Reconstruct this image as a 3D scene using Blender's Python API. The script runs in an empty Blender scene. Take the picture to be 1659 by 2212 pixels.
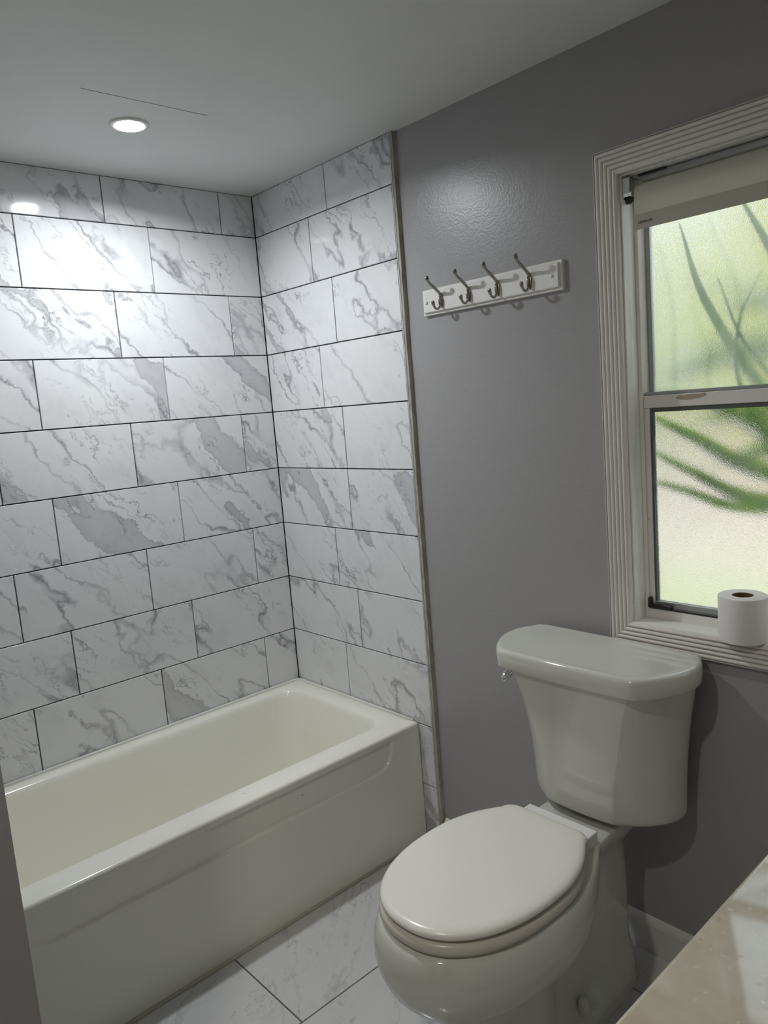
import bpy, bmesh, math, random
from mathutils import Vector, Matrix, noise as mnoise
random.seed(7)
C = bpy.context.scene
COL = C.collection

# ---------------------------------------------------------------- camera
cam_data = bpy.data.cameras.new('camera')
cam = bpy.data.objects.new('camera', cam_data); COL.objects.link(cam)
R_ = Vector((0.67080095, 0.73739806, -0.07918449)); U_ = Vector((-0.05102375, 0.15240331, 0.98700041)); F_ = Vector((-0.73988017, 0.65804052, -0.1398571))
m = Matrix(((R_.x, U_.x, -F_.x), (R_.y, U_.y, -F_.y), (R_.z, U_.z, -F_.z))).to_4x4()
m.translation = Vector((2.38159, -1.60533, 1.43914))
cam.matrix_world = m
cam_data.sensor_fit = 'HORIZONTAL'; cam_data.sensor_width = 36.0
cam_data.lens = 36.0 * 1632.9 / 1659.0
cam_data.clip_start = 0.02; cam_data.clip_end = 200
C.camera = cam

# ---------------------------------------------------------------- world, sun, exposure
w = bpy.data.worlds.new('sky'); C.world = w; w.use_nodes = True
nt = w.node_tree; nt.nodes.clear()
wo = nt.nodes.new('ShaderNodeOutputWorld'); bg = nt.nodes.new('ShaderNodeBackground')
tc = nt.nodes.new('ShaderNodeTexCoord'); sx = nt.nodes.new('ShaderNodeSeparateXYZ'); cr = nt.nodes.new('ShaderNodeValToRGB')
nt.links.new(tc.outputs['Generated'], sx.inputs[0]); nt.links.new(sx.outputs['Z'], cr.inputs[0])
cr.color_ramp.elements[0].color = (0.98, 0.98, 0.97, 1); cr.color_ramp.elements[1].color = (0.45, 0.65, 1.0, 1)
nt.links.new(cr.outputs[0], bg.inputs[0]); nt.links.new(bg.outputs[0], wo.inputs[0])
bg.inputs[1].default_value = 1.05
sd = bpy.data.lights.new('sun', 'SUN'); sd.energy = 1.9; sd.angle = 0.02; sd.color = (1.0, 0.95, 0.85)
sun = bpy.data.objects.new('sun', sd); COL.objects.link(sun)
sun.rotation_euler = Vector((0.85, 0.38, 0.95)).to_track_quat('Z', 'Y').to_euler()
C.view_settings.view_transform = 'Standard'; C.view_settings.look = 'None'
C.view_settings.gamma = 1.0; C.view_settings.use_curve_mapping = False
C.view_settings.exposure = 0.5
C.cycles.use_denoising = True
C.cycles.max_bounces = 14; C.cycles.diffuse_bounces = 6; C.cycles.transmission_bounces = 8
C.cycles.sample_clamp_indirect = 6.0
C.cycles.caustics_refractive = True
LIGHT_MAIN = 6.5      # W, shower ceiling light
LIGHT_ROOM = 5.2      # W, ceiling light over the room, out of view

# ---------------------------------------------------------------- dimensions (metres)
H = 2.213            # ceiling
ROW = 0.20842; Z1 = 2.0706; LEN = 0.41616
TILE_END = 0.7253    # tiled end wall stops here
YW = 0.014           # painted wall plane lies behind the tile faces
XR = 2.56; YF = -2.35
STUB_Y = -1.382; STUB_X = 1.362
WX0, WX1, WZ0, WZ1 = 1.443, 2.135, 0.872, 1.906    # window opening

# ---------------------------------------------------------------- materials
def mat(name, col=(.8, .8, .8), rough=.5, metal=0., spec=.5, **kw):
    M = bpy.data.materials.new(name); M.use_nodes = True
    b = M.node_tree.nodes['Principled BSDF']
    b.inputs['Base Color'].default_value = (*col, 1); b.inputs['Roughness'].default_value = rough
    b.inputs['Metallic'].default_value = metal; b.inputs['Specular IOR Level'].default_value = spec
    for k, v in kw.items(): b.inputs[k.replace('_', ' ')].default_value = v
    return M
class N:
    def __init__(s, M): s.t = M.node_tree; s.b = s.t.nodes['Principled BSDF']
    def n(s, typ, **kw):
        x = s.t.nodes.new(typ)
        for k, v in kw.items(): setattr(x, k, v)
        return x
    def set(s, sock, v):
        if isinstance(v, bpy.types.NodeSocket): s.t.links.new(v, sock)
        else: sock.default_value = v
    def math(s, op, a, b=0., c=None, clamp=False):
        x = s.n('ShaderNodeMath', operation=op, use_clamp=clamp); s.set(x.inputs[0], a); s.set(x.inputs[1], b)
        if c is not None: s.set(x.inputs[2], c)
        return x.outputs[0]
    def vmath(s, op, a, b):
        x = s.n('ShaderNodeVectorMath', operation=op); s.set(x.inputs[0], a); s.set(x.inputs[1], b); return x.outputs[0]
    def noise(s, vec, scale, detail=4, rough=.55, dist=0., dim='3D'):
        x = s.n('ShaderNodeTexNoise', noise_dimensions=dim); s.set(x.inputs['Vector'], vec); x.inputs['Scale'].default_value = scale
        x.inputs['Detail'].default_value = detail; x.inputs['Roughness'].default_value = rough; x.inputs['Distortion'].default_value = dist
        return x.outputs['Fac']
    def ramp(s, fac, stops):
        x = s.n('ShaderNodeValToRGB'); s.set(x.inputs[0], fac); e = x.color_ramp.elements
        while len(e) < len(stops): e.new(.5)
        for i, (p, c) in enumerate(stops):
            e[i].position = p; e[i].color = (*c, 1) if not isinstance(c, (int, float)) else (c, c, c, 1)
        return x.outputs[0]
    def mix(s, f, a, b):
        x = s.n('ShaderNodeMix', data_type='RGBA'); s.set(x.inputs[0], f)
        s.set(x.inputs[6], a if isinstance(a, bpy.types.NodeSocket) else (*a, 1)); s.set(x.inputs[7], b if isinstance(b, bpy.types.NodeSocket) else (*b, 1))
        return x.outputs[2]
    def bump(s, h, strength=.2, dist=.001):
        x = s.n('ShaderNodeBump'); s.set(x.inputs['Height'], h); x.inputs['Strength'].default_value = strength; x.inputs['Distance'].default_value = dist
        s.t.links.new(x.outputs[0], s.b.inputs['Normal'])
    def color(s, c): s.t.links.new(c, s.b.inputs['Base Color'])
    def obj(s): return s.n('ShaderNodeTexCoord').outputs['Object']

def marble(name, base, strength=1.0, scale=1.0, patch=True, rough=.07):
    M = mat(name, base, rough); g = N(M)
    oi = g.n('ShaderNodeObjectInfo')
    off = g.n('ShaderNodeCombineXYZ')
    g.set(off.inputs[0], g.math('MULTIPLY', oi.outputs['Random'], 37.3)); g.set(off.inputs[1], g.math('MULTIPLY', oi.outputs['Random'], 91.7)); g.set(off.inputs[2], g.math('MULTIPLY', oi.outputs['Random'], 13.1))
    mp = g.n('ShaderNodeMapping'); g.set(mp.inputs['Vector'], g.obj())
    g.set(mp.inputs['Rotation'], (0, 0, math.radians(-40)))
    v0 = g.vmath('ADD', g.vmath('MULTIPLY', mp.outputs[0], (scale, scale, scale)), off.outputs[0])
    # warp
    wn = g.n('ShaderNodeTexNoise'); g.set(wn.inputs['Vector'], v0); wn.inputs['Scale'].default_value = 9; wn.inputs['Detail'].default_value = 6; wn.inputs['Roughness'].default_value = .62
    warp = g.vmath('MULTIPLY', g.vmath('SUBTRACT', wn.outputs['Color'], (.5, .5, .5)), (.085, .075, .1))
    wn2 = g.n('ShaderNodeTexNoise'); g.set(wn2.inputs['Vector'], v0); wn2.inputs['Scale'].default_value = 38; wn2.inputs['Detail'].default_value = 4
    v = g.vmath('ADD', g.vmath('ADD', v0, warp), g.vmath('MULTIPLY', g.vmath('SUBTRACT', wn2.outputs['Color'], (.5, .5, .5)), (.022, .022, 0)))
    st = g.vmath('MULTIPLY', v, (1.0, .22, 1.0))      # stretched along the vein direction
    big = g.noise(st, 6.0, 2, .5)
    d1 = g.math('ABSOLUTE', g.math('SUBTRACT', big, .5))
    vein1 = g.ramp(d1, [(0, 1.), (.006, .6), (.022, 0.)])
    mod = g.ramp(g.noise(v0, 6.5, 2, .5), [(.42, 0.), (.62, 1.)])
    fine = g.noise(g.vmath('MULTIPLY', v, (1., .25, 1.)), 17., 3, .55)
    vein2 = g.ramp(g.math('ABSOLUTE', g.math('SUBTRACT', fine, .5)), [(0, 1.), (.010, .45), (.026, 0.)])
    mod2 = g.ramp(g.noise(g.vmath('MULTIPLY', v0, (1., .5, 1.)), 6.0, 3, .6), [(.50, 0.), (.66, 1.)])
    a = g.math('MULTIPLY', vein1, g.math('ADD', .35, g.math('MULTIPLY', mod, .6)))
    b = g.math('MULTIPLY', vein2, mod2)
    tot = g.math('MAXIMUM', a, b)
    if patch:
        pn = g.noise(g.vmath('ADD', st, (7.7, 3.1, 0.)), 5.2, 3, .45)
        pt = g.ramp(pn, [(.605, 0.), (.614, .85), (.65, .68), (.74, .5)])
        pe = g.ramp(g.math('ABSOLUTE', g.math('SUBTRACT', pn, .610)), [(0, 1.), (.010, 0.)])
        pt = g.math('MAXIMUM', g.math('MULTIPLY', pt, .55), g.math('MULTIPLY', pe, .75))
        tot = g.math('MAXIMUM', tot, pt)
    cloud = g.ramp(g.noise(g.vmath('MULTIPLY', v, (1., .5, 1.)), 11., 6, .65), [(.50, 0.), (.80, .22)])
    tot = g.math('MULTIPLY', g.math('ADD', g.math('MULTIPLY', tot, .95), cloud), strength, clamp=True)
    g.color(g.mix(tot, base, (.23, .23, .25)))
    return M

M_TILE = marble('marble_wall_tile', (.72, .725, .74))
M_FLOOR = marble('marble_floor_tile', (.60, .60, .60), .5, 1.9, False, .16)
M_GROUT = mat('dark_grout', (.015, .015, .018), .9)
M_FGROUT = mat('floor_grout', (.10, .10, .10), .9)
M_WALL = mat('grey_paint', (.335, .327, .330), .34, spec=.45)
g = N(M_WALL); o_ = g.obj()
g.bump(g.noise(o_, 170, 2, .5), .26, .0016)
g.b.inputs['Roughness'].default_value = .31
M_CEIL = mat('ceiling_paint', (.70, .71, .69), .6)
g = N(M_CEIL); o_ = g.obj(); g.bump(g.noise(o_, 120, 3), .2, .001)
g.color(g.ramp(g.noise(o_, 3.2, 4, .6), [(.3, (.68, .69, .67)), (.75, (.72, .73, .71))]))
M_WHITE = mat('white_paint', (.78, .77, .73), .35)
g = N(M_WHITE); o_ = g.obj()
sp = g.ramp(g.noise(o_, 55, 3, .6), [(.70, 0.), (.76, 1.)])
g.color(g.mix(sp, (.78, .77, .74), (.45, .42, .36)))
M_CASE = mat('casing_paint', (.73, .70, .67), .42)
g = N(M_CASE); o_ = g.obj(); g.color(g.mix(g.ramp(g.noise(o_, 60, 3, .6), [(.72, 0.), (.77, 1.)]), (.73, .70, .67), (.36, .31, .24)))
M_JAMB = mat('jamb_paint', (.74, .74, .72), .3)
g = N(M_JAMB); o_ = g.obj(); g.color(g.ramp(g.noise(g.vmath('MULTIPLY', o_, (1, 1, .1)), 60, 4, .6), [(.35, (.86, .86, .85)), (.7, (.72, .72, .69))]))
M_TUB = mat('tub_enamel', (.78, .775, .70), .13)
g = N(M_TUB); o_ = g.obj()
st_ = g.ramp(g.noise(g.vmath('MULTIPLY', o_, (1, .6, 1.5)), 3.2, 3, .5), [(.45, 0.), (.8, .35)])
sp = g.ramp(g.noise(o_, 48, 1, .4), [(.835, 0.), (.85, 1.)])
g.color(g.mix(sp, g.mix(st_, (.85, .84, .76), (.80, .74, .62)), (.20, .17, .13)))
M_PORC = mat('vitreous_china', (.62, .625, .575), .07, spec=.8)
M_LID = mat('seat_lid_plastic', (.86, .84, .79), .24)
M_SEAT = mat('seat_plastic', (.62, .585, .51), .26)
M_PLAST = mat('white_hinge_plastic', (.82, .82, .80), .35)
M_CHROME = mat('chrome', (.75, .76, .78), .08, 1.)
M_NICKEL = mat('brushed_nickel', (.36, .33, .29), .22, 1.)
M_ALU = mat('window_aluminium', (.42, .43, .43), .35, .6)
M_BLACK = mat('black_plastic', (.015, .015, .014), .4)
M_TRIM = mat('tile_edge_metal', (.75, .75, .72), .25, .6)
M_EDGE = mat('edge_filler', (.42, .415, .35), .6)
g = N(M_EDGE); o_ = g.obj(); g.color(g.ramp(g.noise(g.vmath('MULTIPLY', o_, (1, 1, .25)), 90, 4, .6), [(.4, (.43, .42, .36)), (.65, (.28, .265, .20))]))
M_BASE = mat('baseboard_paint', (.66, .65, .63), .45)
M_CAULK = mat('white_caulk', (.72, .71, .66), .45)
M_PAPER = mat('tissue_paper', (.80, .78, .77), .95, spec=.1)
g = N(M_PAPER); o_ = g.obj(); g.bump(g.noise(o_, 900, 2), .3, .0006)
M_CARD = mat('cardboard_core', (.16, .085, .05), .9)
M_SHADE = mat('shade_fabric', (.66, .65, .58), .8, spec=.2)
g = N(M_SHADE); g.b.inputs['Transmission Weight'].default_value = 0.0
o_ = g.obj(); g.color(g.ramp(g.noise(g.vmath('MULTIPLY', o_, (1, 1, 3)), 300, 2), [(.3, (.66, .65, .58)), (.7, (.61, .60, .53))]))
def thin_cloth(M, col, f):
    g = N(M); t2 = g.n('ShaderNodeBsdfTranslucent'); t2.inputs[0].default_value = (*col, 1); m2 = g.n('ShaderNodeMixShader'); m2.inputs[0].default_value = f
    out = [q for q in g.t.nodes if q.type == 'OUTPUT_MATERIAL'][0]
    g.t.links.new(g.b.outputs[0], m2.inputs[1]); g.t.links.new(t2.outputs[0], m2.inputs[2]); g.t.links.new(m2.outputs[0], out.inputs[0])
thin_cloth(M_SHADE, (.88, .86, .82), .36)
M_HEM = mat('shade_hem_fabric', (.50, .485, .43), .8, spec=.2)
thin_cloth(M_HEM, (.8, .78, .7), .22)
M_INK = mat('dark_ink', (.03, .03, .03), .7)
M_GHOST = mat('faint_print', (.52, .52, .49), .5)
M_STONE = mat('counter_stone', (.60, .55, .43), .10, spec=1.0, Coat_Weight=1.0, Coat_IOR=1.9, Coat_Roughness=.06)
g = N(M_STONE); o_ = g.obj()
c1 = g.mix(g.ramp(g.noise(o_, 22, 4, .6), [(.4, 0.), (.65, 1.)]), (.60, .555, .44), (.54, .48, .37))
c2 = g.mix(g.ramp(g.noise(g.vmath('ADD', o_, (3, 5, 1)), 60, 2, .5), [(.66, 0.), (.72, .8)]), c1, (.76, .72, .62))
g.color(g.mix(g.ramp(g.noise(g.vmath('ADD', o_, (9, 2, 1)), 45, 2, .5), [(.67, 0.), (.74, .6)]), c2, (.36, .30, .20)))
M_WOOD = mat('vanity_paint', (.55, .53, .50), .45)
M_GLASSMIR = mat('mirror', (.9, .9, .9), .02, 1.)
M_PAPAINT = mat('peeled_paint', (.42, .36, .27), .7)

def emis(name, col, s):
    M = mat(name, col, .5); b = M.node_tree.nodes['Principled BSDF']
    b.inputs['Emission Color'].default_value = (*col, 1); b.inputs['Emission Strength'].default_value = s
    return M
M_LED = emis('led_diffuser', (.90, .96, 1.0), 30.)

def obscure(name, milk):
    M = mat(name, (.99, .99, .96), .02, 0., .5); g = N(M)
    g.b.inputs['Transmission Weight'].default_value = 1.0; g.b.inputs['IOR'].default_value = 1.4
    o_ = g.obj(); v = g.vmath('MULTIPLY', o_, (1, .2, 1))
    g.bump(g.math('ADD', g.noise(v, 330, 2, .5), g.math('MULTIPLY', g.noise(v, 700, 1, .5), .4)), .50, .0016)
    tl = g.n('ShaderNodeBsdfTranslucent'); tl.inputs[0].default_value = (.96, .97, .93, 1)
    mx = g.n('ShaderNodeMixShader')
    mk = g.ramp(g.noise(g.vmath('MULTIPLY', o_, (1, .2, .5)), 12, 5, .65), [(.35, milk * .7), (.7, milk * 1.4)])
    g.set(mx.inputs[0], mk)
    out = [q for q in g.t.nodes if q.type == 'OUTPUT_MATERIAL'][0]
    g.t.links.new(g.b.outputs[0], mx.inputs[1]); g.t.links.new(tl.outputs[0], mx.inputs[2]); g.t.links.new(mx.outputs[0], out.inputs[0])
    return M
M_OBS = obscure('dusty_obscure_glass', .22)
M_OBS2 = obscure('obscure_glass', .07)

# ---------------------------------------------------------------- geometry helpers
def link(name, me, m_, parent=None):
    o = bpy.data.objects.new(name, me); COL.objects.link(o)
    if m_ is not None and not me.materials: me.materials.append(m_)
    if parent is not None: o.parent = parent
    return o
def from_bm(name, bm, m_, parent=None, smooth=False, angle=None):
    me = bpy.data.meshes.new(name); bmesh.ops.recalc_face_normals(bm, faces=bm.faces[:]); bm.to_mesh(me); bm.free()
    if smooth:
        for p in me.polygons: p.use_smooth = True
        if angle: me.set_sharp_from_angle(angle=math.radians(angle))
    return link(name, me, m_, parent)
def add_box(bm, x0, x1, y0, y1, z0, z1, bev=0., seg=1):
    vs = [bm.verts.new((x, y, z)) for x in (x0, x1) for y in (y0, y1) for z in (z0, z1)]
    f = [(0, 1, 3, 2), (4, 6, 7, 5), (0, 4, 5, 1), (2, 3, 7, 6), (0, 2, 6, 4), (1, 5, 7, 3)]
    fs = [bm.faces.new([vs[i] for i in q]) for q in f]
    if bev:
        es = {e for q in fs for e in q.edges}
        bmesh.ops.bevel(bm, geom=list(es), offset=bev, segments=seg, affect='EDGES', profile=.5)
def box(name, m_, x0, x1, y0, y1, z0, z1, parent=None, bev=0., seg=1):
    bm = bmesh.new(); add_box(bm, min(x0, x1), max(x0, x1), min(y0, y1), max(y0, y1), min(z0, z1), max(z0, z1), bev, seg)
    return from_bm(name, bm, m_, parent, smooth=seg > 1, angle=40)
def struct(o): o['kind'] = 'structure'; return o
def empty(name, loc=(0, 0, 0)):
    o = bpy.data.objects.new(name, None); COL.objects.link(o); o.location = loc; o.empty_display_size = .05; return o
def tag(o, label, cat=None, group=None):
    o['label'] = label
    if cat: o['category'] = cat
    if group: o['group'] = group
    return o
def add_loft(bm, rings, cap0=True, cap1=True, closed=True):
    vr = [[bm.verts.new(p) for p in r] for r in rings]; n = len(vr[0])
    for a, b in zip(vr, vr[1:]):
        for i in range(n if closed else n - 1):
            j = (i + 1) % n
            try: bm.faces.new((a[i], a[j], b[j], b[i]))
            except ValueError: pass
    if cap0: bm.faces.new(vr[0])
    if cap1: bm.faces.new(vr[-1][::-1])
def loft(name, rings, m_, parent=None, cap0=True, cap1=True, smooth=True, angle=60, sub=0):
    bm = bmesh.new(); add_loft(bm, rings, cap0, cap1)
    o = from_bm(name, bm, m_, parent, smooth, angle)
    if sub:
        mo = o.modifiers.new('sub', 'SUBSURF'); mo.levels = sub; mo.render_levels = sub
    return o
def add_tube(bm, pts, rads, n=12):
    pts = [Vector(p) for p in pts]; rings = []
    t0 = (pts[1] - pts[0]).normalized(); up = Vector((1, 0, 0)) if abs(t0.x) < .9 else Vector((0, 0, 1))
    nrm = (up - t0 * up.dot(t0)).normalized()
    for i, p in enumerate(pts):
        t = (pts[min(i + 1, len(pts) - 1)] - pts[max(i - 1, 0)]).normalized()
        nrm = (nrm - t * nrm.dot(t)).normalized(); bn = t.cross(nrm)
        r = rads[i] if isinstance(rads, (list, tuple)) else rads
        rings.append([p + (nrm * math.cos(a) + bn * math.sin(a)) * r for a in [2 * math.pi * k / n for k in range(n)]])
    add_loft(bm, rings)
def add_lathe(bm, prof, loc, axis='Z', n=32):
    rings = []
    for r, h in prof:
        ring = []
        for k in range(n):
            a = 2 * math.pi * k / n; c, s = r * math.cos(a), r * math.sin(a)
            v = {'Z': (c, s, h), 'Y': (c, h, s), 'X': (h, c, s)}[axis]
            ring.append(Vector(loc) + Vector(v))
        rings.append(ring)
    add_loft(bm, rings)
def crspline(pts, k=6):
    out = []; P = [Vector(p) for p in pts]; P = [P[0] * 2 - P[1]] + P + [P[-1] * 2 - P[-2]]
    for i in range(1, len(P) - 2):
        for j in range(k):
            t = j / k; a, b, c, d = P[i - 1:i + 3]
            out.append(.5 * ((2 * b) + (c - a) * t + (2 * a - 5 * b + 4 * c - d) * t * t + (3 * b - a - 3 * c + d) * t ** 3))
    out.append(P[-2]); return out

# ---------------------------------------------------------------- room shell
floor = struct(box('floor', M_FGROUT, -.2, XR + .2, YF - .2, YW, -.15, -.004))
ceiling = struct(box('ceiling', M_CEIL, -.2, XR + .2, YF - .2, YW + .15, H, H + .12))
box('ceiling_seam', mat('seam_grey', (.34, .34, .33), .8), .5775, .5795, -.83, -.50, H - .0006, H + .001, ceiling)  # thin dark grey strip for the hairline ceiling seam
wl = struct(box('wall_left', M_GROUT, -.16, -.008, STUB_Y - .12, YW, -.004, H))
bm = bmesh.new()
T_ = .115
add_box(bm, TILE_END + .012, WX0, YW, YW + T_, -.004, H); add_box(bm, WX1, XR, YW, YW + T_, -.004, H)
add_box(bm, WX0, WX1, YW, YW + T_, -.004, WZ0 - .012); add_box(bm, WX0, WX1, YW, YW + T_, WZ1, H)
wb = struct(from_bm('wall_back', bm, M_WALL))
tb = box('tile_backing', M_GROUT, -.16, TILE_END + .0105, .008, YW + T_, -.004, H, wb)
struct(box('wall_right', M_WALL, XR, XR + .12, YF, YW, -.004, H))
struct(box('wall_front', M_WALL, -.16, XR + .12, YF - .12, YF, -.004, H))
struct(box('wall_partition', M_WALL, -.008, STUB_X, STUB_Y - .115, STUB_Y, -.004, H))
struct(box('wall_side', M_WALL, -.16, -.008, YF, STUB_Y - .12, -.004, H))

# tiles ------------------------------------------------------------
G = .0018  # half joint
tile_cache = {}
def tile_mesh(wd, ht, th=.009, m_=M_TILE):
    k = (round(wd, 4), round(ht, 4), m_.name)
    if k in tile_cache: return tile_cache[k]
    bm = bmesh.new(); b = .0009
    # local x right, y up, z out of the wall
    x0, x1, y0, y1 = 0, wd, 0, ht
    lo = [bm.verts.new(p) for p in ((x0, y0, -th), (x1, y0, -th), (x1, y1, -th), (x0, y1, -th))]
    mi = [bm.verts.new(p) for p in ((x0, y0, -b), (x1, y0, -b), (x1, y1, -b), (x0, y1, -b))]
    hi = [bm.verts.new(p) for p in ((x0 + b, y0 + b, 0), (x1 - b, y0 + b, 0), (x1 - b, y1 - b, 0), (x0 + b, y1 - b, 0))]
    for a, c in ((lo, mi), (mi, hi)):
        for i in range(4): bm.faces.new((a[i], a[(i + 1) % 4], c[(i + 1) % 4], c[i]))
    bm.faces.new(hi)
    me = bpy.data.meshes.new('tile'); bm.to_mesh(me); bm.free(); me.materials.append(m_); tile_cache[k] = me
    return me
MW_L = Matrix(((0, 0, 1, 0), (1, 0, 0, 0), (0, 1, 0, 0), (0, 0, 0, 1)))     # left wall: local x -> +y, y -> z, z -> +x
MW_B = Matrix(((1, 0, 0, 0), (0, 0, -1, 0), (0, 1, 0, 0), (0, 0, 0, 1)))    # back wall: local x -> +x, y -> z, z -> -y
def place(me, Mx, loc, parent):
    o = bpy.data.objects.new('tile', me); COL.objects.link(o); o.parent = parent
    jit = Matrix.Rotation(random.uniform(-.0012, .0012), 4, 'Y') @ Matrix.Rotation(random.uniform(-.0012, .0012), 4, 'X')
    o.matrix_world = Matrix.Translation(loc) @ Mx @ jit
    return o
rows = []
for k in range(0, 11):      # row k lies between line k (top) and line k+1
    zt = Z1 - (k - 1) * ROW; zb = zt - ROW
    if k == 0: zt = H
    zb = max(zb, 0)
    if zt - zb > .02: rows.append((k, zt, zb))
d0, d1 = .1379, .4135
for k, zt, zb in rows:
    if k > 8: continue
    par = k % 2
    y = 0.0 - .0005; e = -(d0 if par == 0 else d1)
    zb_ = zb if k < 8 else zb - .03
    while y > STUB_Y + .01:
        e2 = max(e, STUB_Y + .0005)
        place(tile_mesh(y - e2 - 2 * G, zt - zb_ - 2 * G), MW_L, Vector((0, e2 + G, zb_ + G)), wl)
        y = e2; e -= LEN
XJ = {0: .4173, 1: .3159, 2: .4125, 3: .3149, 4: .4095, 5: .4086, 6: .3124, 7: .4079, 8: .3149, 9: .4079, 10: .3149}
for k, zt, zb in rows:
    for a, b in ((.0, XJ[k]), (XJ[k], TILE_END)):
        if k > 8 and a == 0: continue
        place(tile_mesh(b - a - 2 * G, zt - zb - 2 * G), MW_B, Vector((a + G, 0, zb + G)), wb)
# metal edge + filler strip where tile ends
tr = struct(box('trim_1', M_TRIM, TILE_END + .0015, TILE_END + .0035, -.0012, YW, 0, H - .001)); 
bm = bmesh.new(); rings = []
for i in range(61):
    z = H * i / 60; q = .0018 * mnoise.noise(Vector((0, 0, z * 9))) + .0008 * mnoise.noise(Vector((3, 0, z * 60)))
    x0 = TILE_END + .0035; x1 = x0 + .009 + q
    rings.append([(x0, .0005, z), (x1, .0012, z), (x1 + .002, YW, z), (x0, YW, z)])
add_loft(bm, rings); from_bm('edge_filler', bm, M_EDGE, tr)
struct(tr)

# floor tiles 12x24 in running bond
TW, TL = .31, .614
ix = 0
x = .667 - 2 * TW; col_i = 0
while x < XR:
    off = -.747 if col_i % 2 == 0 else -.747 + TL / 2
    y = off + 2 * TL
    while y > YF:
        xa, xb = max(x, 0.0), min(x + TW, XR); ya, yb = max(y - TL, YF), min(y, YW)
        if xb - xa > .02 and yb - ya > .02 and xb > .60:
            o = bpy.data.objects.new('tile', tile_mesh(xb - xa - 2 * G, yb - ya - 2 * G, .006, M_FLOOR)); COL.objects.link(o); o.parent = floor
            o.location = (xa + G, ya + G, 0)
        y -= TL
    x += TW; col_i += 1

# baseboard
bm = bmesh.new()
prof = [(0, 0), (-.012, 0), (-.012, .075), (-.0095, .084), (-.005, .091), (0, .094)]
add_loft(bm, [[(xx, YW + a, b + .001) for a, b in prof] for xx in (TILE_END + .02, 1.975)])
bb = struct(from_bm('baseboard_back', bm, M_BASE, None))

# ---------------------------------------------------------------- bathtub
def rrect(x0, x1, y0, y1, r, z, n=10, sub=14):
    pts = []
    for cx, cy, a0 in ((x1 - r, y1 - r, 0), (x0 + r, y1 - r, 90), (x0 + r, y0 + r, 180), (x1 - r, y0 + r, 270)):
        for i in range(n + 1):
            a = math.radians(a0 + 90 * i / n); pts.append(Vector((cx + r * math.cos(a), cy + r * math.sin(a), z)))
    return pts
TX, TZ = .667, .410
tubE = empty('bathtub', (.33, -.69, 0))
tag(tubE, 'off-white alcove bathtub with a scooped apron against the marble tiled corner', 'bathtub')
bm = bmesh.new()
ex0, ex1, ey0, ey1 = .003, TX - .0008, STUB_Y + .004, -.0035
rg = [rrect(ex0, ex1 - .020, ey0, ey1, .006, .004), rrect(ex0, ex1 - .020, ey0, ey1, .006, TZ - .026), rrect(ex0, ex1 - .003, ey0, ey1, .006, TZ - .0255), rrect(ex0, ex1, ey0, ey1, .008, TZ - .022), rrect(ex0, ex1, ey0, ey1, .008, TZ - .008), rrect(ex0 + .001, ex1 - .002, ey0 + .001, ey1 - .001, .008, TZ - .003),
      rrect(ex0 + .005, ex1 - .007, ey0 + .005, ey1 - .005, .009, TZ)]
ix0, ix1, iy0, iy1 = .050, .586, STUB_Y + .075, -.072
rg += [rrect(ix0, ix1, iy0, iy1, .075, TZ), rrect(ix0 + .004, ix1 - .004, iy0 + .004, iy1 - .004, .074, TZ - .0015),
       rrect(ix0 + .010, ix1 - .009, iy0 + .012, iy1 - .009, .074, TZ - .009), rrect(ix0 + .014, ix1 - .013, iy0 + .02, iy1 - .014, .074, TZ - .022),
       rrect(ix0 + .030, ix1 - .03, iy0 + .07, iy1 - .035, .085, TZ - .15), rrect(ix0 + .045, ix1 - .045, iy0 + .13, iy1 - .06, .09, TZ - .27),
       rrect(ix0 + .060, ix1 - .06, iy0 + .17, iy1 - .08, .09, TZ - .32), rrect(ix0 + .09, ix1 - .09, iy0 + .21, iy1 - .11, .07, TZ - .345)]
add_loft(bm, rg, cap0=True, cap1=True)
ob = from_bm('basin', bm, M_TUB, tubE, True, 70); ob.location = -Vector(tubE.location)
# raised lip along the tiles
bm = bmesh.new()
add_tube(bm, [(.0072, STUB_Y + .01, TZ + .001), (.0072, -.7, TZ + .001), (.0072, -.034, TZ + .001)] + [(.0072 + .026 * (1 - math.cos(q)), -.034 + .026 * math.sin(q), TZ + .001) for q in [math.radians(v) for v in (20, 45, 70, 88)]] + [(.3, -.008, TZ + .001), (ex1 - .02, -.008, TZ + .001)], .0055, 8)
ob = from_bm('caulk_bead', bm, M_CAULK, tubE, True); ob.location = -Vector(tubE.location)
# apron with scooped upper panel
bm = bmesh.new()
ry0, ry1, rz0, rr = STUB_Y + .135, -.122, .297, .066
def depth(y, z):
    cy, hy = (ry0 + ry1) / 2, (ry1 - ry0) / 2 - rr
    dy = max(abs(y - cy) - hy, 0); dz = max((rz0 + rr) - z, 0)
    d = math.hypot(dy, dz) - rr
    t = min(max((.0010 - d) / .007, 0), 1); t = t * t * (3 - 2 * t)
    return .0085 * t
ys = [ey0 + .0] ; y = ey0
fine_y = lambda a, b, n: [a + (b - a) * i / n for i in range(n + 1)]
ys = sorted(set([round(v, 5) for v in fine_y(ey0, ry0 - .02, 4) + fine_y(ry0 - .02, ry0 + rr + .02, 44) + fine_y(ry0 + rr + .02, ry1 - rr - .02, 20) + fine_y(ry1 - rr - .02, ry1 + .02, 44) + fine_y(ry1 + .02, ey1, 4)]))
zs = sorted(set([round(v, 5) for v in fine_y(.001, .02, 2) + fine_y(.02, rz0 - .012, 8) + fine_y(rz0 - .012, rz0 + rr + .01, 42) + fine_y(rz0 + rr + .01, TZ - .020, 8)]))
xo = TX - .002
gv = []
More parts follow.
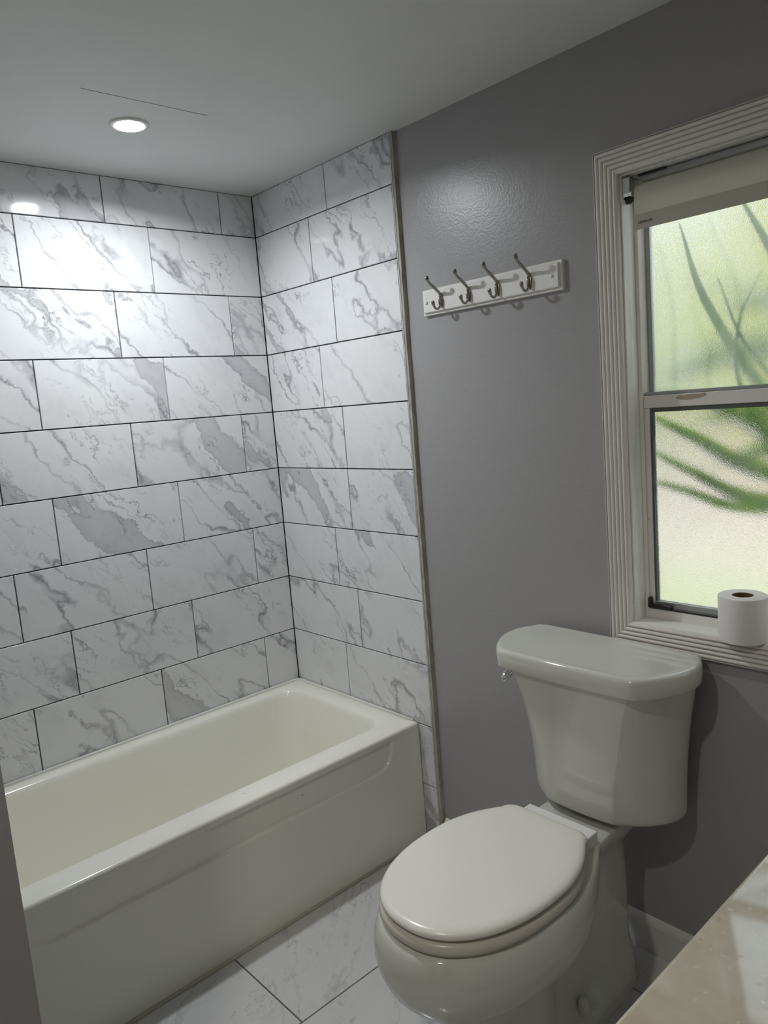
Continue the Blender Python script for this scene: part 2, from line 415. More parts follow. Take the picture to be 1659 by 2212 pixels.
for z in zs:
    t = min(max((z - (TZ - .04)) / .032, 0), 1)
    row = []
    for y in ys:
        x = xo - depth(y, z)
        row.append(bm.verts.new((x, y, z)))
    gv.append(row)
for a, b in zip(gv, gv[1:]):
    for i in range(len(ys) - 1): bm.faces.new((a[i], a[i + 1], b[i + 1], b[i]))
# end + back returns
for side in (0, -1):
    col_ = [r[side] for r in gv]; bk = [bm.verts.new((ex0 + .3, v.co.y, v.co.z)) for v in col_]
    for i in range(len(col_) - 1): bm.faces.new((col_[i], col_[i + 1], bk[i + 1], bk[i]))
ob = from_bm('apron', bm, M_TUB, tubE, True, 60); ob.location = -Vector(tubE.location)
bm = bmesh.new(); add_tube(bm, [(TX + .001, ey0, .002), (TX + .001, ey1, .002)], .005, 8)
ob = from_bm('caulk_bead', bm, mat('floor_caulk', (.50, .48, .40), .5), tubE, True); ob.location = -Vector(tubE.location)

# ---------------------------------------------------------------- toilet
XC = 1.380; TXC = 1.400
toilet = empty('toilet', (XC, -.35, 0))
tag(toilet, 'white two-piece toilet with closed lid under the window, beside the bathtub', 'toilet')
TLOC = Vector(toilet.location)
def tpart(o): o.location = -TLOC; return o
def seat_outline(a, tip, back, hb, z, yc=.47, n=64, rc=.03):
    # closed outline: right side positive x; y is distance from the wall
    pts = []
    b = tip - yc
    for i in range(n + 1):                       # front arc from right side to left side
        t = -math.pi / 2 + math.pi * i / n       # -90..90
        s, c = math.sin(t), math.cos(t)
        p = 2 / 2.25
        pts.append((-(abs(s) ** p) * math.copysign(1, s) * a, yc + (abs(c) ** p) * b))
    m_ = 14
    def side(t):                                  # t 0..1 from yc back
        y = yc - (yc - back - rc) * t
        x = hb + rc * .35 + (a - hb - rc * .35) * (1 - t ** 2.1)
        return x, y
    left = [side(i / m_) for i in range(1, m_ + 1)]
    x_, y_ = left[-1]
    cor = [(x_ - (x_ - hb + rc * .5) * (1 - math.cos(q)), back + rc * (1 - math.sin(q))) for q in [math.radians(v) for v in (18, 36, 54, 72, 90)]]
    L = [(-x, y) for x, y in left + cor]; Rr = [(x, y) for x, y in (left + cor)[::-1]]
    return [Vector((XC + x, -y, z)) for x, y in pts + L + Rr]
def shrink(pts, k, z, dz=0):
    c = sum(pts, Vector()) / len(pts)
    out = []
    for i, p in enumerate(pts):
        t = (pts[(i + 1) % len(pts)] - pts[i - 1]); nrm = Vector((t.y, -t.x, 0)).normalized()
        if nrm.dot(p - c) < 0: nrm = -nrm
        q = p - nrm * k; q.z = z; out.append(q)
    return out
LZ = .472
def seat_ring(k, z, grow=0.):          # k shrinks the outline as a whole; sharper rear left corner than right
    return [Vector((XC + x, -y, z)) for x, y in seat_pts(.176 + grow - k, .757 + grow - k, .281 - grow + k, k)]
def seat_pts(a, tip, back, k, yc=.50, n=64):
    b = tip - yc; pts = []
    for i in range(n + 1):
        t = -math.pi / 2 + math.pi * i / n; s, c = math.sin(t), math.cos(t); p = 2 / 2.2
        pts.append((-(abs(s) ** p) * math.copysign(1, s) * a, yc + (abs(c) ** p) * b))
    hb = .117 - k; rc = .028; m_ = 16
    side = []
    for i in range(1, m_ + 1):
        t = i / m_; y = yc - (yc - back - rc) * t; side.append((hb + (a - hb) * (1 - t ** 2.3), y))
    cor = []
    x0, y0 = side[-1]
    for q in range(1, 7):
        t = math.radians(q * 15); cor.append((x0 - rc * 1.2 * (1 - math.cos(t)), back + rc * (1 - math.sin(t))))
    L = side + cor
    return pts + [(-x, y) for x, y in L] + [(x, y) for x, y in L[::-1]]
rings = [seat_ring(k, LZ + dz) for k, dz in ((.016, -.0185), (.005, -.0185), (0, -.012), (.002, -.006), (.007, -.002), (.014, 0), (.03, .0012))]
tag(tpart(loft('lid', rings, M_LID, toilet, angle=80)), 'warm white closed seat lid')
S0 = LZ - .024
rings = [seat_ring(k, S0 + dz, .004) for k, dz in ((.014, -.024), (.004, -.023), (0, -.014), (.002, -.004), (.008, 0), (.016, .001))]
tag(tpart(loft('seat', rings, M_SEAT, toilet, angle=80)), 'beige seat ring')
# bowl: outline ring with deck behind
def bowl_ring(a, tip, neck, deck, back, z, yc=.48, n=48, yn=.235, yd=.17):
    b = tip - yc; pts = []
    for i in range(n + 1):
        t = -math.pi / 2 + math.pi * i / n; s, c = math.sin(t), math.cos(t); p = 2 / 2.2
        pts.append((-(abs(s) ** p) * math.copysign(1, s) * a, yc + (abs(c) ** p) * b))
    left = []
    K = 16
    for i in range(1, K + 1):
        t = i / K; y = yc + (yn - yc) * t
        x = neck + (a - neck) * (1 - t ** 2) if t < 1 else neck
        left.append((x, y))
    for i in range(1, 6):
        t = i / 5; s = t * t * (3 - 2 * t); left.append((neck + (deck - neck) * s, yn + (yd - yn) * t))
    for i in range(1, 5): left.append((deck, yd + (back + .02 - yd) * i / 4))
    for q in (30, 60, 90): left.append((deck - .02 * (1 - math.cos(math.radians(q))), back + .02 * (1 - math.sin(math.radians(q)))))
    L = [(-x, y) for x, y in left]; Rr = [(x, y) for x, y in left[::-1]]
    return [Vector((XC + x, -y, z)) for x, y in pts + L + Rr]
RZ = .420
rings = [bowl_ring(.171, .752, .098, .094, .04, RZ), bowl_ring(.180, .764, .102, .098, .036, RZ - .004), bowl_ring(.185, .770, .103, .099, .035, RZ - .013), 
         bowl_ring(.190, .776, .101, .097, .037, RZ - .028), bowl_ring(.194, .780, .094, .088, .05, RZ - .045), bowl_ring(.194, .781, .084, .074, .08, RZ - .068),
         bowl_ring(.189, .776, .078, .068, .12, RZ - .096), bowl_ring(.177, .764, .072, .062, .14, RZ - .126), bowl_ring(.157, .740, .068, .06, .15, RZ - .153),
         bowl_ring(.136, .708, .066, .06, .15, RZ - .174), bowl_ring(.121, .682, .064, .06, .15, RZ - .188), bowl_ring(.110, .664, .06, .058, .15, RZ - .198), bowl_ring(.102, .65, .06, .058, .15, RZ - .206)]
tpart(loft('bowl', rings, M_PORC, toilet, cap0=True, cap1=True, angle=80))
# pedestal front column
def dring(a, y0, y1, z, pw=3.0, n=48):
    pts = []
    cy, b = (y0 + y1) / 2, (y1 - y0) / 2
    for i in range(n):
        t = 2 * math.pi * i / n; c, s = math.cos(t), math.sin(t)
        pts.append(Vector((XC + math.copysign(abs(c) ** (2 / pw), c) * a, -(cy + math.copysign(abs(s) ** (2 / pw), s) * b), z)))
    return pts
rings = [dring(.102, .36, .652, .225), dring(.098, .36, .642, .19), dring(.096, .36, .634, .15), dring(.095, .36, .63, .10), dring(.098, .36, .636, .04), dring(.104, .355, .645, .015), dring(.106, .35, .648, .0005)]
tpart(loft('pedestal', rings, M_PORC, toilet, angle=80))
# rear trapway body with spreading foot
def tring(a, y0, ym, y1, core, z, n=24, R=.11):
    # rounded rear lobe from y0, narrowing to a core between ym and y1
    pts = []
    for i in range(n + 1):
        t = math.pi * i / n; c = math.cos(t); s_ = math.sin(t)
        pts.append((math.copysign(abs(c) ** .80, c) * a, y0 + R * (1 - abs(s_) ** .80)))
    side = [(a, y0 + R + (ym - y0 - R) * q / 3) for q in range(1, 4)]
    for q in range(1, 11):
        t = q / 10; k = t * t * (3 - 2 * t); side.append((a + (core - a) * k, ym + .07 * t))
    side += [(core, ym + .07 + (y1 - ym - .07) * q / 4) for q in range(1, 5)]
    return [Vector((XC + x, -y, z)) for x, y in pts[::-1]] + [Vector((XC + x, -y, z)) for x, y in side] + [Vector((XC - x, -y, z)) for x, y in side[::-1]]
rings = [tring(.050, .10, .19, .42, .04, .388, R=.08), tring(.074, .07, .19, .42, .05, .380), tring(.088, .055, .19, .42, .055, .36), tring(.089, .050, .19, .42, .058, .33), tring(.090, .046, .19, .42, .06, .25),
         tring(.089, .046, .19, .42, .06, .15), tring(.090, .046, .19, .42, .062, .10), tring(.100, .044, .20, .43, .066, .07), tring(.107, .04, .22, .44, .072, .045, R=.13), tring(.115, .036, .25, .45, .085, .028, R=.16),
         tring(.114, .032, .29, .46, .11, .016, R=.18), tring(.116, .030, .32, .48, .12, .008, R=.18), tring(.117, .030, .32, .48, .121, .0005, R=.18)]
tpart(loft('trapway', rings, M_PORC, toilet, angle=80))
for s in (-1, 1):
    bm = bmesh.new(); add_lathe(bm, [(.001, .052), (.007, .051), (.012, .046), (.0145, .036), (.018, .0)], (XC + s * .085, -.30, .014), 'Z', 24)
    tpart(from_bm('bolt_cap', bm, M_PORC, toilet, True, 60))
# hinge bar and posts
ob = tpart(box('hinge', M_PLAST, XC - .088, XC + .100, -.292, -.238, RZ - .0005, LZ - .020, toilet, .0015)); 
# tank
def tank_ring(hb, hm, hf, d, z, y0=.022, bulge=.012, rc=.014):
    # right half from back centre to front centre
    pts = [(0, y0), (hb * .5, y0), (hb - rc, y0), (hb - rc * .3, y0 + rc * .3), (hb, y0 + rc)]
    P0 = Vector((hb, y0 + rc)); P3 = Vector((hf, d)); P1 = Vector((hm, y0 + rc + (d - y0) * .28)); P2 = Vector((hf + (hm - hf) * .52, d - (d - y0) * .16))
    for i in range(1, 15):
        t = i / 15; q = P0 * (1 - t) ** 3 + P1 * 3 * t * (1 - t) ** 2 + P2 * 3 * t * t * (1 - t) + P3 * t ** 3
        pts.append((q.x, q.y))
    pts += [(hf * 1.0, d + .001), (hf * .94, d + .0045)]
    for i in range(1, 9):
        t = i / 8; x = hf * .94 * (1 - t); pts.append((x, d + .0045 + bulge * (1 - (x / hf) ** 2)))
    L = [(-x, y) for x, y in pts[1:-1]][::-1]
    return [Vector((TXC + x, -y, z)) for x, y in pts + L]
TB, TT = .437, .790
rings = []
for t, sh in ((0, .026), (.010, .012), (.03, .003), (.06, 0), (.15, 0), (.3, 0), (.45, 0), (.6, 0), (.75, 0), (.9, 0), (1, 0)):
    z = TB + (TT - TB) * t; e = t ** 2.2
    rings.append(tank_ring(.188 + .034 * e - sh, .216 + .036 * e - sh, .102 + .062 * e - sh, .183 + .036 * e - sh * .8, z, y0=.016, bulge=.006))
tpart(loft('tank', rings, M_PORC, toilet, angle=80))
rings = []
for z, s in ((.782, .008), (.7835, .002), (.787, 0), (.806, -.001), (.820, -.001), (.8255, .0008), (.8285, .0035), (.830, .0075), (.8302, .011), (.8292, .017), (.8285, .03), (.8282, .06)):
    rings.append(tank_ring(.232 - s, .276 - s, .181 - s * .9, .236 - s, z, y0=.006 + max(s, 0), bulge=.006, rc=.03))
tpart(loft('tank_lid', rings, M_PORC, toilet, angle=80))
# flush lever on the left side of the tank
lv = empty('flush_lever'); lv.parent = toilet; lv.location = -TLOC
bm = bmesh.new(); lx = TXC - .218; ly = -.120; lz = .735
add_lathe(bm, [(.001, -.010), (.011, -.010), (.015, -.004), (.016, .008)], (lx, ly, lz), 'X', 20)
from_bm('escutcheon', bm, M_CHROME, lv, True, 50)
bm = bmesh.new(); add_tube(bm, crspline([(lx - .010, ly + .030, lz + .022), (lx - .013, ly + .015, lz + .012), (lx - .016, ly - .005, lz), (lx - .015, ly - .028, lz - .012), (lx - .010, ly - .045, lz - .020)], 4), [.002, .003, .004, .0055, .007, .008, .009, .010, .0105, .011, .0115, .012, .012, .0115, .010, .008, .003], 12)
from_bm('handle', bm, M_CHROME, lv, True)
lv.name = 'flush_lever'; 
# faint maker's script on the deck
def text(name, body, size, m_, parent, Mx, extr=.0003):
    cu = bpy.data.curves.new(name, 'FONT'); cu.body = body; cu.size = size; cu.extrude = extr; cu.align_x = 'LEFT'
    o = bpy.data.objects.new(name, cu); COL.objects.link(o); dg = bpy.context.evaluated_depsgraph_get()
    me = bpy.data.meshes.new_from_object(o.evaluated_get(dg)); bpy.data.objects.remove(o)
    me.materials.clear(); me.materials.append(m_)
    ob = link(name, me, m_, parent); ob.matrix_world = Mx; return ob
tx = text('lettering', 'KOHLER', .011, M_GHOST, toilet, Matrix.Identity(4))
tx.matrix_parent_inverse = Matrix.Identity(4); tx.location = Vector((XC - .030, -.222, RZ + .0004)) - TLOC

# ---------------------------------------------------------------- window
win = struct(empty('window_1', (0, 0, 0)))
# fluted casing: profile across its width (0 = inner edge), height towards the room
PW = .058
prof = [(0, 0), (0, .010), (.0015, .0125)]
for i in range(5):
    a = .003 + i * .0108
    prof += [(a, .0125), (a + .0015, .0142), (a + .0040, .0150), (a + .0066, .0142), (a + .0076, .0122), (a + .0083, .0082), (a + .0098, .0082)]
prof += [(PW - .002, .0145), (PW, .0125), (PW, 0)]
def casing(kind):
    rings = []
    for end in (0, 1):
        r = []
        for wd, h in prof:
            y = YW - h - .001
            if kind == 'left': p = (WX0 - wd, y, (WZ0 - wd) if end == 0 else (WZ1 + wd))
            if kind == 'right': p = (WX1 + wd, y, (WZ0 - wd) if end == 0 else (WZ1 + wd))
            if kind == 'top': p = ((WX0 - wd) if end == 0 else (WX1 + wd), y, WZ1 + wd)
            if kind == 'bottom': p = ((WX0 - wd) if end == 0 else (WX1 + wd), y, WZ0 - wd)
            r.append(p)
        rings.append(r)
    return loft('casing', rings, M_CASE, win, angle=25)
for k in ('left', 'right', 'top', 'bottom'): casing(k)
YO = YW + T_        # outer face
box('jamb', M_JAMB, WX0, WX0 + .004, YW, YO, WZ0, WZ1, win); box('jamb', M_JAMB, WX1 - .004, WX1, YW, YO, WZ0, WZ1, win)
box('jamb', M_JAMB, WX0 + .004, WX1 - .004, YW, YO, WZ1 - .004, WZ1, win)
box('window_sill', M_WHITE, WX0, WX1, YW - .010, YO, WZ0 - .012, WZ0 + .001, win)
# outer aluminium frame members
fy0, fy1 = .062, .118
box('frame', M_WHITE, WX0 + .004, WX0 + .013, fy0, fy1, WZ0, WZ1 - .004, win, .001); box('frame', M_WHITE, WX1 - .014, WX1 - .004, fy0, fy1, WZ0, WZ1 - .004, win, .001)
box('frame', M_WHITE, WX0 + .013, WX1 - .014, fy0, fy1, WZ0, WZ0 + .024, win, .001); box('frame', M_WHITE, WX0 + .013, WX1 - .014, fy0, fy1, WZ1 - .030, WZ1 - .004, win, .001)
box('track', M_ALU, WX0 + .013, WX1 - .014, .066, .110, WZ0 + .0235, WZ0 + .028, win)
MR0, MR1 = 1.382, 1.419
box('gap_shade_strip', M_BLACK, WX0 + .013, WX1 - .014, .0612, .066, WZ0 + .0236, WZ0 + .0262, win)  # black strip in place of an open gap, its shade in the colour
# upper sash (outer)
us = empty('upper_sash'); us.parent = win
box('stile', M_ALU, WX0 + .013, WX0 + .024, .094, .110, MR0, WZ1 - .03, us, .001); box('stile', M_ALU, WX1 - .025, WX1 - .014, .094, .110, MR0, WZ1 - .03, us, .001)
box('rail', M_ALU, WX0 + .024, WX1 - .025, .094, .110, MR0, MR0 + .02, us, .001)
box('glass_pane', M_OBS, WX0 + .022, WX1 - .023, .100, .104, MR0 + .018, WZ1 - .028, us)
# lower sash (inner)
ls = empty('lower_sash'); ls.parent = win
box('rail', M_WHITE, WX0 + .013, WX1 - .014, .066, .092, MR0, MR1 - .008, ls, .0015)
box('rail', M_ALU, WX0 + .013, WX1 - .014, .070, .090, MR1 - .008, MR1, ls, .0015)
box('stile', M_WHITE, WX0 + .013, WX0 + .026, .068, .088, WZ0 + .028, MR0, ls, .001); box('stile', M_WHITE, WX1 - .027, WX1 - .014, .068, .088, WZ0 + .028, MR0, ls, .001)
box('gasket', mat('dark_gasket', (.10, .12, .12), .35), WX0 + .026, WX0 + .0315, .0705, .0855, WZ0 + .04, MR0, ls)
box('gasket', mat('grey_gasket', (.10, .11, .10), .5), WX0 + .0315, WX1 - .027, .0705, .0855, MR0 - .010, MR0, ls)
box('rail', M_ALU, WX0 + .026, WX1 - .027, .068, .088, WZ0 + .028, WZ0 + .042, ls, .001)
box('glass_pane', M_OBS2, WX0 + .0315, WX1 - .027, .076, .080, WZ0 + .042, MR0 - .010, ls)
bm = bmesh.new(); add_box(bm, WX0 + .014, WX0 + .072, .052, .068, WZ0 + .026, WZ0 + .036, .004, 3); add_box(bm, WX0 + .014, WX0 + .022, .054, .068, WZ0 + .026, WZ0 + .052, .002)
tag(from_bm('latch', bm, M_BLACK, ls, True, 40), 'black sash latch at the lower left corner')
bm = bmesh.new()
pz = [(1.535, 1.402), (1.545, 1.4085), (1.556, 1.4075), (1.572, 1.4095), (1.59, 1.408), (1.606, 1.4095), (1.607, 1.4035), (1.590, 1.399), (1.571, 1.3965), (1.552, 1.397), (1.540, 1.399)]
f0 = [bm.verts.new((a, .0655, b)) for a, b in pz]; f1 = [bm.verts.new((a, .067, b)) for a, b in pz]
bm.faces.new(f0); bm.faces.new(f1[::-1])
for i in range(len(pz)): bm.faces.new((f0[i], f0[(i + 1) % len(pz)], f1[(i + 1) % len(pz)], f1[i]))
tag(from_bm('paint_chip', bm, M_PAPAINT, ls), 'peeled tan paint patch on the meeting rail')

# roller shade -------------------------------------------------------
shade = empty('roller_shade', (1.8, .035, 1.86)); SL = Vector(shade.location)
tag(shade, 'off-white roller shade rolled up at the top of the window', 'window shade')
def sp_(o): o.location = -SL; return o
sx0, sx1 = WX0 + .030, WX1 - .03
yc, zc, rs = .040, 1.862, .019
pr = []
for i in range(15):
    a = math.radians(200 - 260 * i / 14 + 0)      # spiral outer wrap, back -> top -> front
for i in range(13):
    a = math.radians(-60 + 240 * i / 12)           # angle from +y axis
    pr.append((yc + rs * math.cos(a), zc + rs * math.sin(a)))
pr += [(yc - rs - .001, zc - .02), (yc - rs - .0005, 1.812)]
bm = bmesh.new(); rr_ = []
for x in (sx0, sx1):
    inner = [(a + (yc - a) * .06 if j < 13 else a + .0012, b + (zc - b) * .06 if j < 13 else b) for j, (a, b) in enumerate(pr)]
    rr_.append([(x, a, b) for a, b in pr] + [(x, a, b) for a, b in inner[::-1]])
add_loft(bm, rr_); sp_(from_bm('fabric', bm, M_SHADE, shade, True, 50))
sp_(box('hem_bar', M_HEM, sx0, sx1, yc - rs - .0025, yc - rs + .002, 1.7805, 1.8125, shade, .0008))
bm = bmesh.new(); add_lathe(bm, [(.001, sx0 - .001), (.0165, sx0 - .001), (.0165, sx1 + .001), (.001, sx1 + .001)], (0, yc, zc), 'X', 24)
sp_(from_bm('roller_tube', bm, M_ALU, shade, True, 40))
t_ = text('lettering', 'LEVOLOR', .0078, M_INK, shade, Matrix.Identity(4))
t_.rotation_euler = (math.pi / 2, 0, 0); t_.location = Vector((sx0 + .010, yc - rs - .0029, 1.792)) - SL
bk = empty('bracket'); bk.parent = shade; bk.location = -SL
box('plate', M_CHROME, WX0 + .0045, WX0 + .0065, .018, .055, 1.852, 1.896, bk)
box('plate', mat('zinc', (.70, .73, .70), .35, .7), WX0 + .0065, WX0 + .022, .016, .018, 1.864, 1.894, bk)
box('flange', M_CHROME, WX0 + .0065, WX0 + .024, .016, .05, 1.894, 1.8958, bk)
bm = bmesh.new(); add_lathe(bm, [(.001, -.008), (.008, -.008), (.009, 0), (.006, .004), (.003, .02)], (WX0 + .012, .036, 1.852), 'X', 18)
from_bm('pin', bm, M_BLACK, bk, True, 50)
sp_(box('head_rail', M_ALU, WX0 + .03, WX1 - .01, .044, .06, 1.888, 1.9, shade))
sp_(box('mounting_clip', M_BLACK, WX0 + .032, WX0 + .095, .036, .058, 1.8985, 1.9015, shade))

# ---------------------------------------------------------------- hook rack
rack = empty('hook_rack', (1.05, YW, 1.716)); RL = Vector(rack.location)
tag(rack, 'white wooden wall rack with four brushed nickel double hooks on the grey wall', 'hook rack')
def rp(o): o.location = -RL; return o
bx0, bx1, bz0, bz1 = .814, 1.289, 1.681, 1.753
bm = bmesh.new()
def rr4(i, y): return [(bx0 + i, y, bz0 + i), (bx1 - i, y, bz0 + i), (bx1 - i, y, bz1 - i), (bx0 + i, y, bz1 - i)]
add_loft(bm, [rr4(0, YW), rr4(0, YW - .009), rr4(.0015, YW - .0105), rr4(.006, YW - .0105), rr4(.0068, YW - .0095), rr4(.0075, YW - .0155), rr4(.0095, YW - .017)])
rp(from_bm('board', bm, M_WHITE, rack))
by = YW - .017
for hx in (.834, 1.262):
    bm = bmesh.new(); add_lathe(bm, [(.0055, 0), (.0055, -.001), (.004, -.003), (.001, -.0038)], (hx, by, 1.717), 'Y', 18)
    rp(from_bm('screw_cap', bm, M_WHITE, rack, True, 50))
hook_src = None
for hx in (.893, .996, 1.095, 1.197):
    if hook_src is None:
        he = empty('hook'); he.parent = rack
        bm = bmesh.new()
        n = 28; rings = []
        for dy, k in ((0, 1), (-.0012, 1.), (-.003, .72), (-.0036, .3)):
            rings.append([(math.cos(2 * math.pi * i / n) * .0062 * k, dy, math.sin(2 * math.pi * i / n) * .0215 * k) for i in range(n)])
        add_loft(bm, rings); from_bm('back_plate', bm, M_NICKEL, he, True, 60)
        bm = bmesh.new()
        up = crspline([(0, -.001, .012), (0, -.010, .022), (0, -.026, .033), (0, -.042, .043), (0, -.051, .052), (0, -.055, .062)], 5)
        nn = len(up); add_tube(bm, up, [.0042 if i < nn * .5 else .0036 if i < nn - 7 else .0036 + .0022 * math.sin((i - nn + 8) / 7 * 2.6) for i in range(nn)], 12)
        from_bm('upper_prong', bm, M_NICKEL, he, True)
        bm = bmesh.new()
        lo = crspline([(0, -.001, .014), (0, -.008, .006), (0, -.009, -.006), (0, -.008, -.016), (0, -.016, -.0235), (0, -.027, -.022), (0, -.034, -.012), (0, -.036, -.003)], 5)
        nn = len(lo); add_tube(bm, lo, [.0034 if i < nn - 7 else .0034 + .002 * math.sin((i - nn + 8) / 7 * 2.6) for i in range(nn)], 12)
        from_bm('lower_prong', bm, M_NICKEL, he, True)
        hook_src = he
    else:
        he = hook_src.copy(); COL.objects.link(he); he.parent = rack
        for ch in list(hook_src.children):
            c_ = ch.copy(); COL.objects.link(c_); c_.parent = he
    he.location = Vector((hx, by, 1.716)) - RL

# ---------------------------------------------------------------- toilet paper roll on the sill
tp = empty('toilet_paper_roll', (1.703, .012, WZ0 + .0012))
tag(tp, 'plain white toilet paper roll standing on the window sill', 'toilet paper')
bm = bmesh.new(); n = 64; rings = []
for r, z in ((.022, .0), (.046, .0), (.0495, .002), (.050, .005), (.050, .096), (.0492, .0995), (.047, .1005), (.022, .1), (.0215, .097), (.0215, .003), (.022, .0)):
    rings.append([(r * math.cos(2 * math.pi * i / n), r * math.sin(2 * math.pi * i / n), z) for i in range(n)])
add_loft(bm, rings, False, False); from_bm('paper', bm, M_PAPER, tp, True, 50)
bm = bmesh.new(); rings = []
for r, z in ((.0214, .001), (.0214, .0992), (.0206, .0992), (.0206, .001), (.0214, .001)):
    rings.append([(r * math.cos(2 * math.pi * i / n), r * math.sin(2 * math.pi * i / n), z) for i in range(n)])
add_loft(bm, rings, False, False); from_bm('core', bm, M_CARD, tp, True, 50)

# ---------------------------------------------------------------- vanity and counter
VX = 1.995
cab = empty('vanity_cabinet', (2.28, -.68, 0)); CL = Vector(cab.location)
tag(cab, 'painted vanity cabinet under the beige stone counter', 'cabinet')
def cp(o): o.location = o.location - CL; return o
cp(box('body', M_WOOD, VX + .035, XR - .002, -1.24, -.01, .09, .768, cab)); cp(box('plinth', M_WOOD, VX + .09, XR - .002, -1.22, -.02, .001, .09, cab))
for a, b in ((-1.23, -.83), (-.82, -.42), (-.41, -.02)):
    d_ = box('door', M_WOOD, VX + .018, VX + .035, a, b, .11, .75, cab, .003); cp(d_)
    bm = bmesh.new(); add_lathe(bm, [(.004, 0), (.004, -.014), (.011, -.02), (.011, -.025), (.004, -.028)], (VX + .018, b - .04, .62), 'X', 16)
    k_ = from_bm('knob', bm, M_NICKEL, d_, True, 50)
ct = box('countertop', M_STONE, VX, XR - .002, -1.26, .010, .770, .800, None, .006, 4)
tag(ct, 'beige speckled stone countertop at the lower right, lit by the window', 'countertop')

# ---------------------------------------------------------------- ceiling lights
def can(x, y, watts, label, power_col=(.93, .97, 1.0), spread=150):
    e = empty('ceiling_light', (x, y, H)); tag(e, label, 'ceiling light')
    bm = bmesh.new(); add_lathe(bm, [(.038, -.001), (.0385, -.0045), (.046, -.005), (.050, -.003), (.051, -.0003)], (0, 0, 0), 'Z', 48)
    from_bm('trim_ring', bm, M_WHITE, e, True, 50)
    bm = bmesh.new(); add_lathe(bm, [(.001, -.006), (.036, -.006), (.0378, -.004), (.0378, -.002)], (0, 0, 0), 'Z', 48)
    from_bm('diffuser', bm, M_LED, e, True, 50)
    L = bpy.data.lights.new('lamp', 'AREA'); L.shape = 'DISK'; L.size = .072; L.energy = watts; L.color = power_col; L.spread = math.radians(spread)
    lo_ = bpy.data.objects.new('lamp', L); COL.objects.link(lo_); lo_.parent = e; lo_.location = (0, 0, -.008)
    return e
can(.427, -.645, LIGHT_MAIN, 'round recessed ceiling light glowing white above the bathtub', spread=162)
can(1.75, -1.75, LIGHT_ROOM, 'round recessed ceiling light near the middle of the room, behind the camera', (1.0, .93, .80), 175)

# ---------------------------------------------------------------- outdoors
M_GRASS = mat('grass', (.22, .36, .09), .9)
g = N(M_GRASS); g.color(g.ramp(g.noise(g.obj(), 6, 5, .7), [(.35, (.26, .36, .12)), (.52, (.50, .52, .26)), (.66, (.66, .60, .40))]))
M_PAVE = mat('pale_gravel', (.70, .58, .48), .9)
g = N(M_PAVE); g.color(g.ramp(g.noise(g.obj(), 5, 5, .7), [(.35, (.70, .56, .48)), (.65, (.84, .70, .62))]))
GZ = 0.0
struct(box('ground', M_GRASS, -30, 20, .16, 4.1, GZ - .2, GZ - .002))
struct(box('driveway', M_PAVE, -30, 20, 4.1, 40, GZ - .2, GZ - .003))
def bush(cx, cy, r, h, col, label, seed):
    M = mat('bush_leaves', col[1], .8); g = N(M); g.color(g.ramp(g.noise(g.obj(), 5, 6, .75), [(.35, col[0]), (.52, col[1]), (.68, col[2])]))
    bm = bmesh.new(); bmesh.ops.create_icosphere(bm, subdivisions=5, radius=1)
    for v in bm.verts:
        p = v.co.copy(); q = p + Vector((seed, 0, 0)); k = 1 + .22 * mnoise.noise(q * 2.2) + .15 * mnoise.noise(q * 6) + .12 * mnoise.noise(q * 18)
        v.co = Vector((p.x * r, p.y * r, h / 2 + p.z * h / 2)) * k
        v.co.z = max(v.co.z, .0)
    o = from_bm('bush', bm, M, None, True); o.location = (cx, cy, GZ); tag(o, label, 'bush')
GR = ((.16, .26, .06), (.42, .52, .16), (.72, .76, .36))
YG = ((.30, .38, .05), (.62, .64, .12), (.88, .84, .26))
bush(-4.6, 8.6, 1.75, 4.0, GR, 'pale green bush blurred behind the left of the upper frosted pane', 1)
bush(-.55, 8.0, 1.15, 4.4, YG, 'yellow-green bush blurred behind the right of the upper frosted pane', 5)
bush(-2.6, 13.2, 1.8, 2.9, GR, 'low green bush blurred behind the middle of the frosted window', 9)

M_LEAF = mat('sword_leaf', (.16, .34, .05), .35)
g = N(M_LEAF); o_ = g.obj()
lc = g.ramp(g.noise(o_, 9, 3), [(.3, (.14, .32, .04)), (.6, (.28, .50, .08)), (.8, (.50, .66, .12))])
g.color(lc)
tr_ = g.n('ShaderNodeBsdfTranslucent'); g.t.links.new(lc, tr_.inputs[0])
mx = g.n('ShaderNodeMixShader'); mx.inputs[0].default_value = .55
outn = [n_ for n_ in g.t.nodes if n_.type == 'OUTPUT_MATERIAL'][0]
g.t.links.new(g.b.outputs[0], mx.inputs[1]); g.t.links.new(tr_.outputs[0], mx.inputs[2]); g.t.links.new(mx.outputs[0], outn.inputs[0])
M_STALK = mat('plant_trunk', (.20, .17, .10), .8)
plant = empty('sword_leaf_plant', (1.95, .62, GZ)); PL = Vector(plant.location)
tag(plant, 'spiky plant with long green sword-shaped leaves just outside the frosted window', 'plant')
bm = bmesh.new(); tk = crspline([(1.95, .62, GZ), (1.97, .60, .5), (1.92, .58, 1.0), (1.88, .55, 1.12)], 5); add_tube(bm, tk, [.07 - .001 * i for i in range(len(tk))], 14)
o = from_bm('trunk', bm, M_STALK, plant, True); o.location = -PL
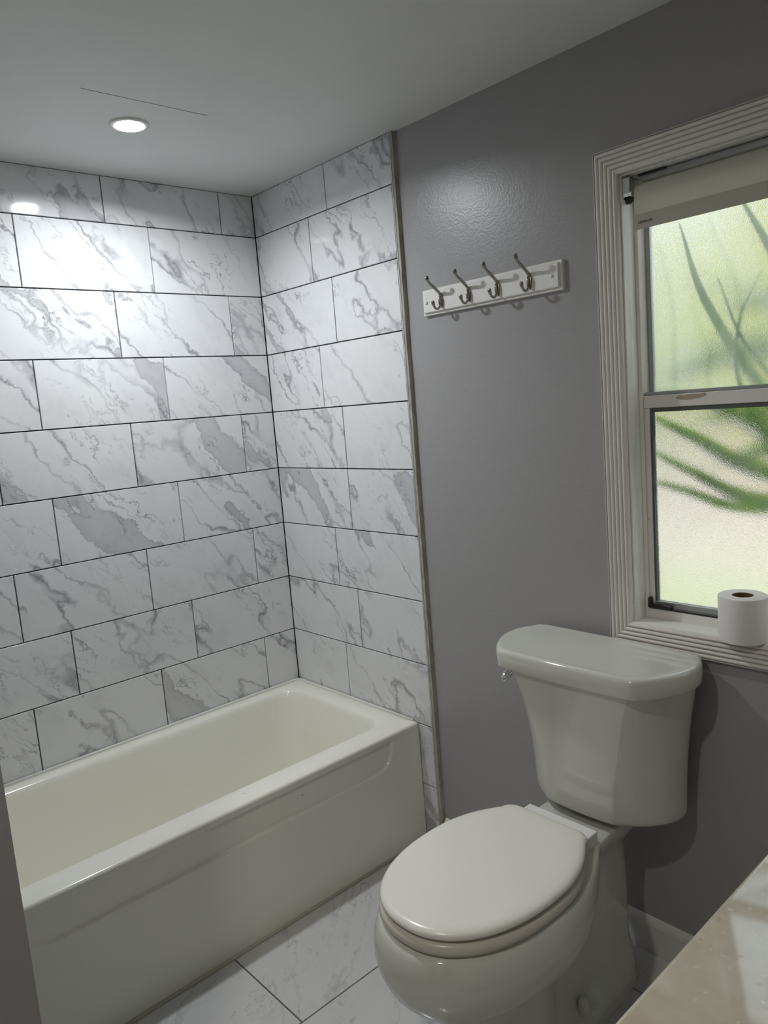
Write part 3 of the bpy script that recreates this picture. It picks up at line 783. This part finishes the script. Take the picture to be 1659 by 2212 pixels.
def blade(pts, width, taper=1.0):
    ax = crspline(pts, 12); n = len(ax); bm = bmesh.new(); rings = []
    for i, p in enumerate(ax):
        t = i / (n - 1); tan = (ax[min(i + 1, n - 1)] - ax[max(i - 1, 0)]).normalized()
        side_ = tan.cross(Vector((0, -1, .25))).normalized(); nrm = side_.cross(tan).normalized()
        wd = width * (1 - t ** 2.2) * min(1, .55 + t * 2) + .0012
        rings.append([p - side_ * wd, p - side_ * wd * .5 + nrm * wd * .10, p + nrm * wd * .22, p + side_ * wd * .5 + nrm * wd * .10, p + side_ * wd,
                      p + side_ * wd * .5 + nrm * (wd * .10 - .002), p + nrm * (wd * .22 - .003), p - side_ * wd * .5 + nrm * (wd * .10 - .002)])
    add_loft(bm, rings); o = from_bm('leaf', bm, M_LEAF, plant, True, 70); o.location = -PL
CR = (1.88, .52, 1.12)
blade([CR, (1.71, .22, 1.36), (1.585, .134, 1.60), (1.527, .120, 1.795)], .014)
blade([CR, (1.84, .22, 1.45), (1.750, .140, 1.64), (1.650, .124, 1.84)], .018)
blade([CR, (1.72, .24, 1.22), (1.650, .140, 1.42), (1.655, .128, 1.56), (1.70, .132, 1.66)], .005)
blade([CR, (1.78, .24, 1.32), (1.67, .136, 1.50), (1.610, .124, 1.66)], .005)
blade([CR, (1.70, .28, 1.28), (1.56, .20, 1.385), (1.41, .17, 1.425)], .022)
blade([CR, (1.68, .22, 1.21), (1.53, .160, 1.305), (1.39, .150, 1.380)], .019)
blade([CR, (1.68, .20, 1.15), (1.52, .155, 1.225), (1.39, .148, 1.297)], .016)
blade([CR, (1.66, .20, 1.13), (1.51, .155, 1.175), (1.39, .148, 1.208)], .013)
blade([CR, (1.76, .60, 1.42), (1.52, .55, 1.52), (1.22, .50, 1.46)], .055)
blade([CR, (1.80, .70, 1.50), (1.62, .62, 1.60), (1.36, .55, 1.72)], .05)
blade([CR, (1.84, .50, 1.34), (1.66, .42, 1.36), (1.44, .36, 1.33)], .060)
blade([CR, (1.80, .42, 1.45), (1.62, .36, 1.50), (1.36, .32, 1.44)], .045)
blade([CR, (1.88, .46, 1.50), (1.76, .38, 1.62), (1.52, .34, 1.60)], .055)
blade([CR, (1.82, .36, 1.26), (1.68, .30, 1.27), (1.53, .26, 1.22)], .040)
blade([CR, (1.80, .62, 1.22), (1.68, .60, 1.22), (1.52, .56, 1.16)], .05)
blade([CR, (1.95, .5, 1.6), (1.90, .4, 1.95), (1.75, .35, 2.2)], .05)
blade([CR, (2.10, .5, 1.5), (2.20, .4, 1.8), (2.30, .35, 1.9)], .05)
blade([CR, (2.15, .5, 1.25), (2.35, .45, 1.25), (2.5, .4, 1.1)], .05)
blade([CR, (2.0, .8, 1.4), (2.1, 1.1, 1.5), (2.2, 1.3, 1.3)], .05)
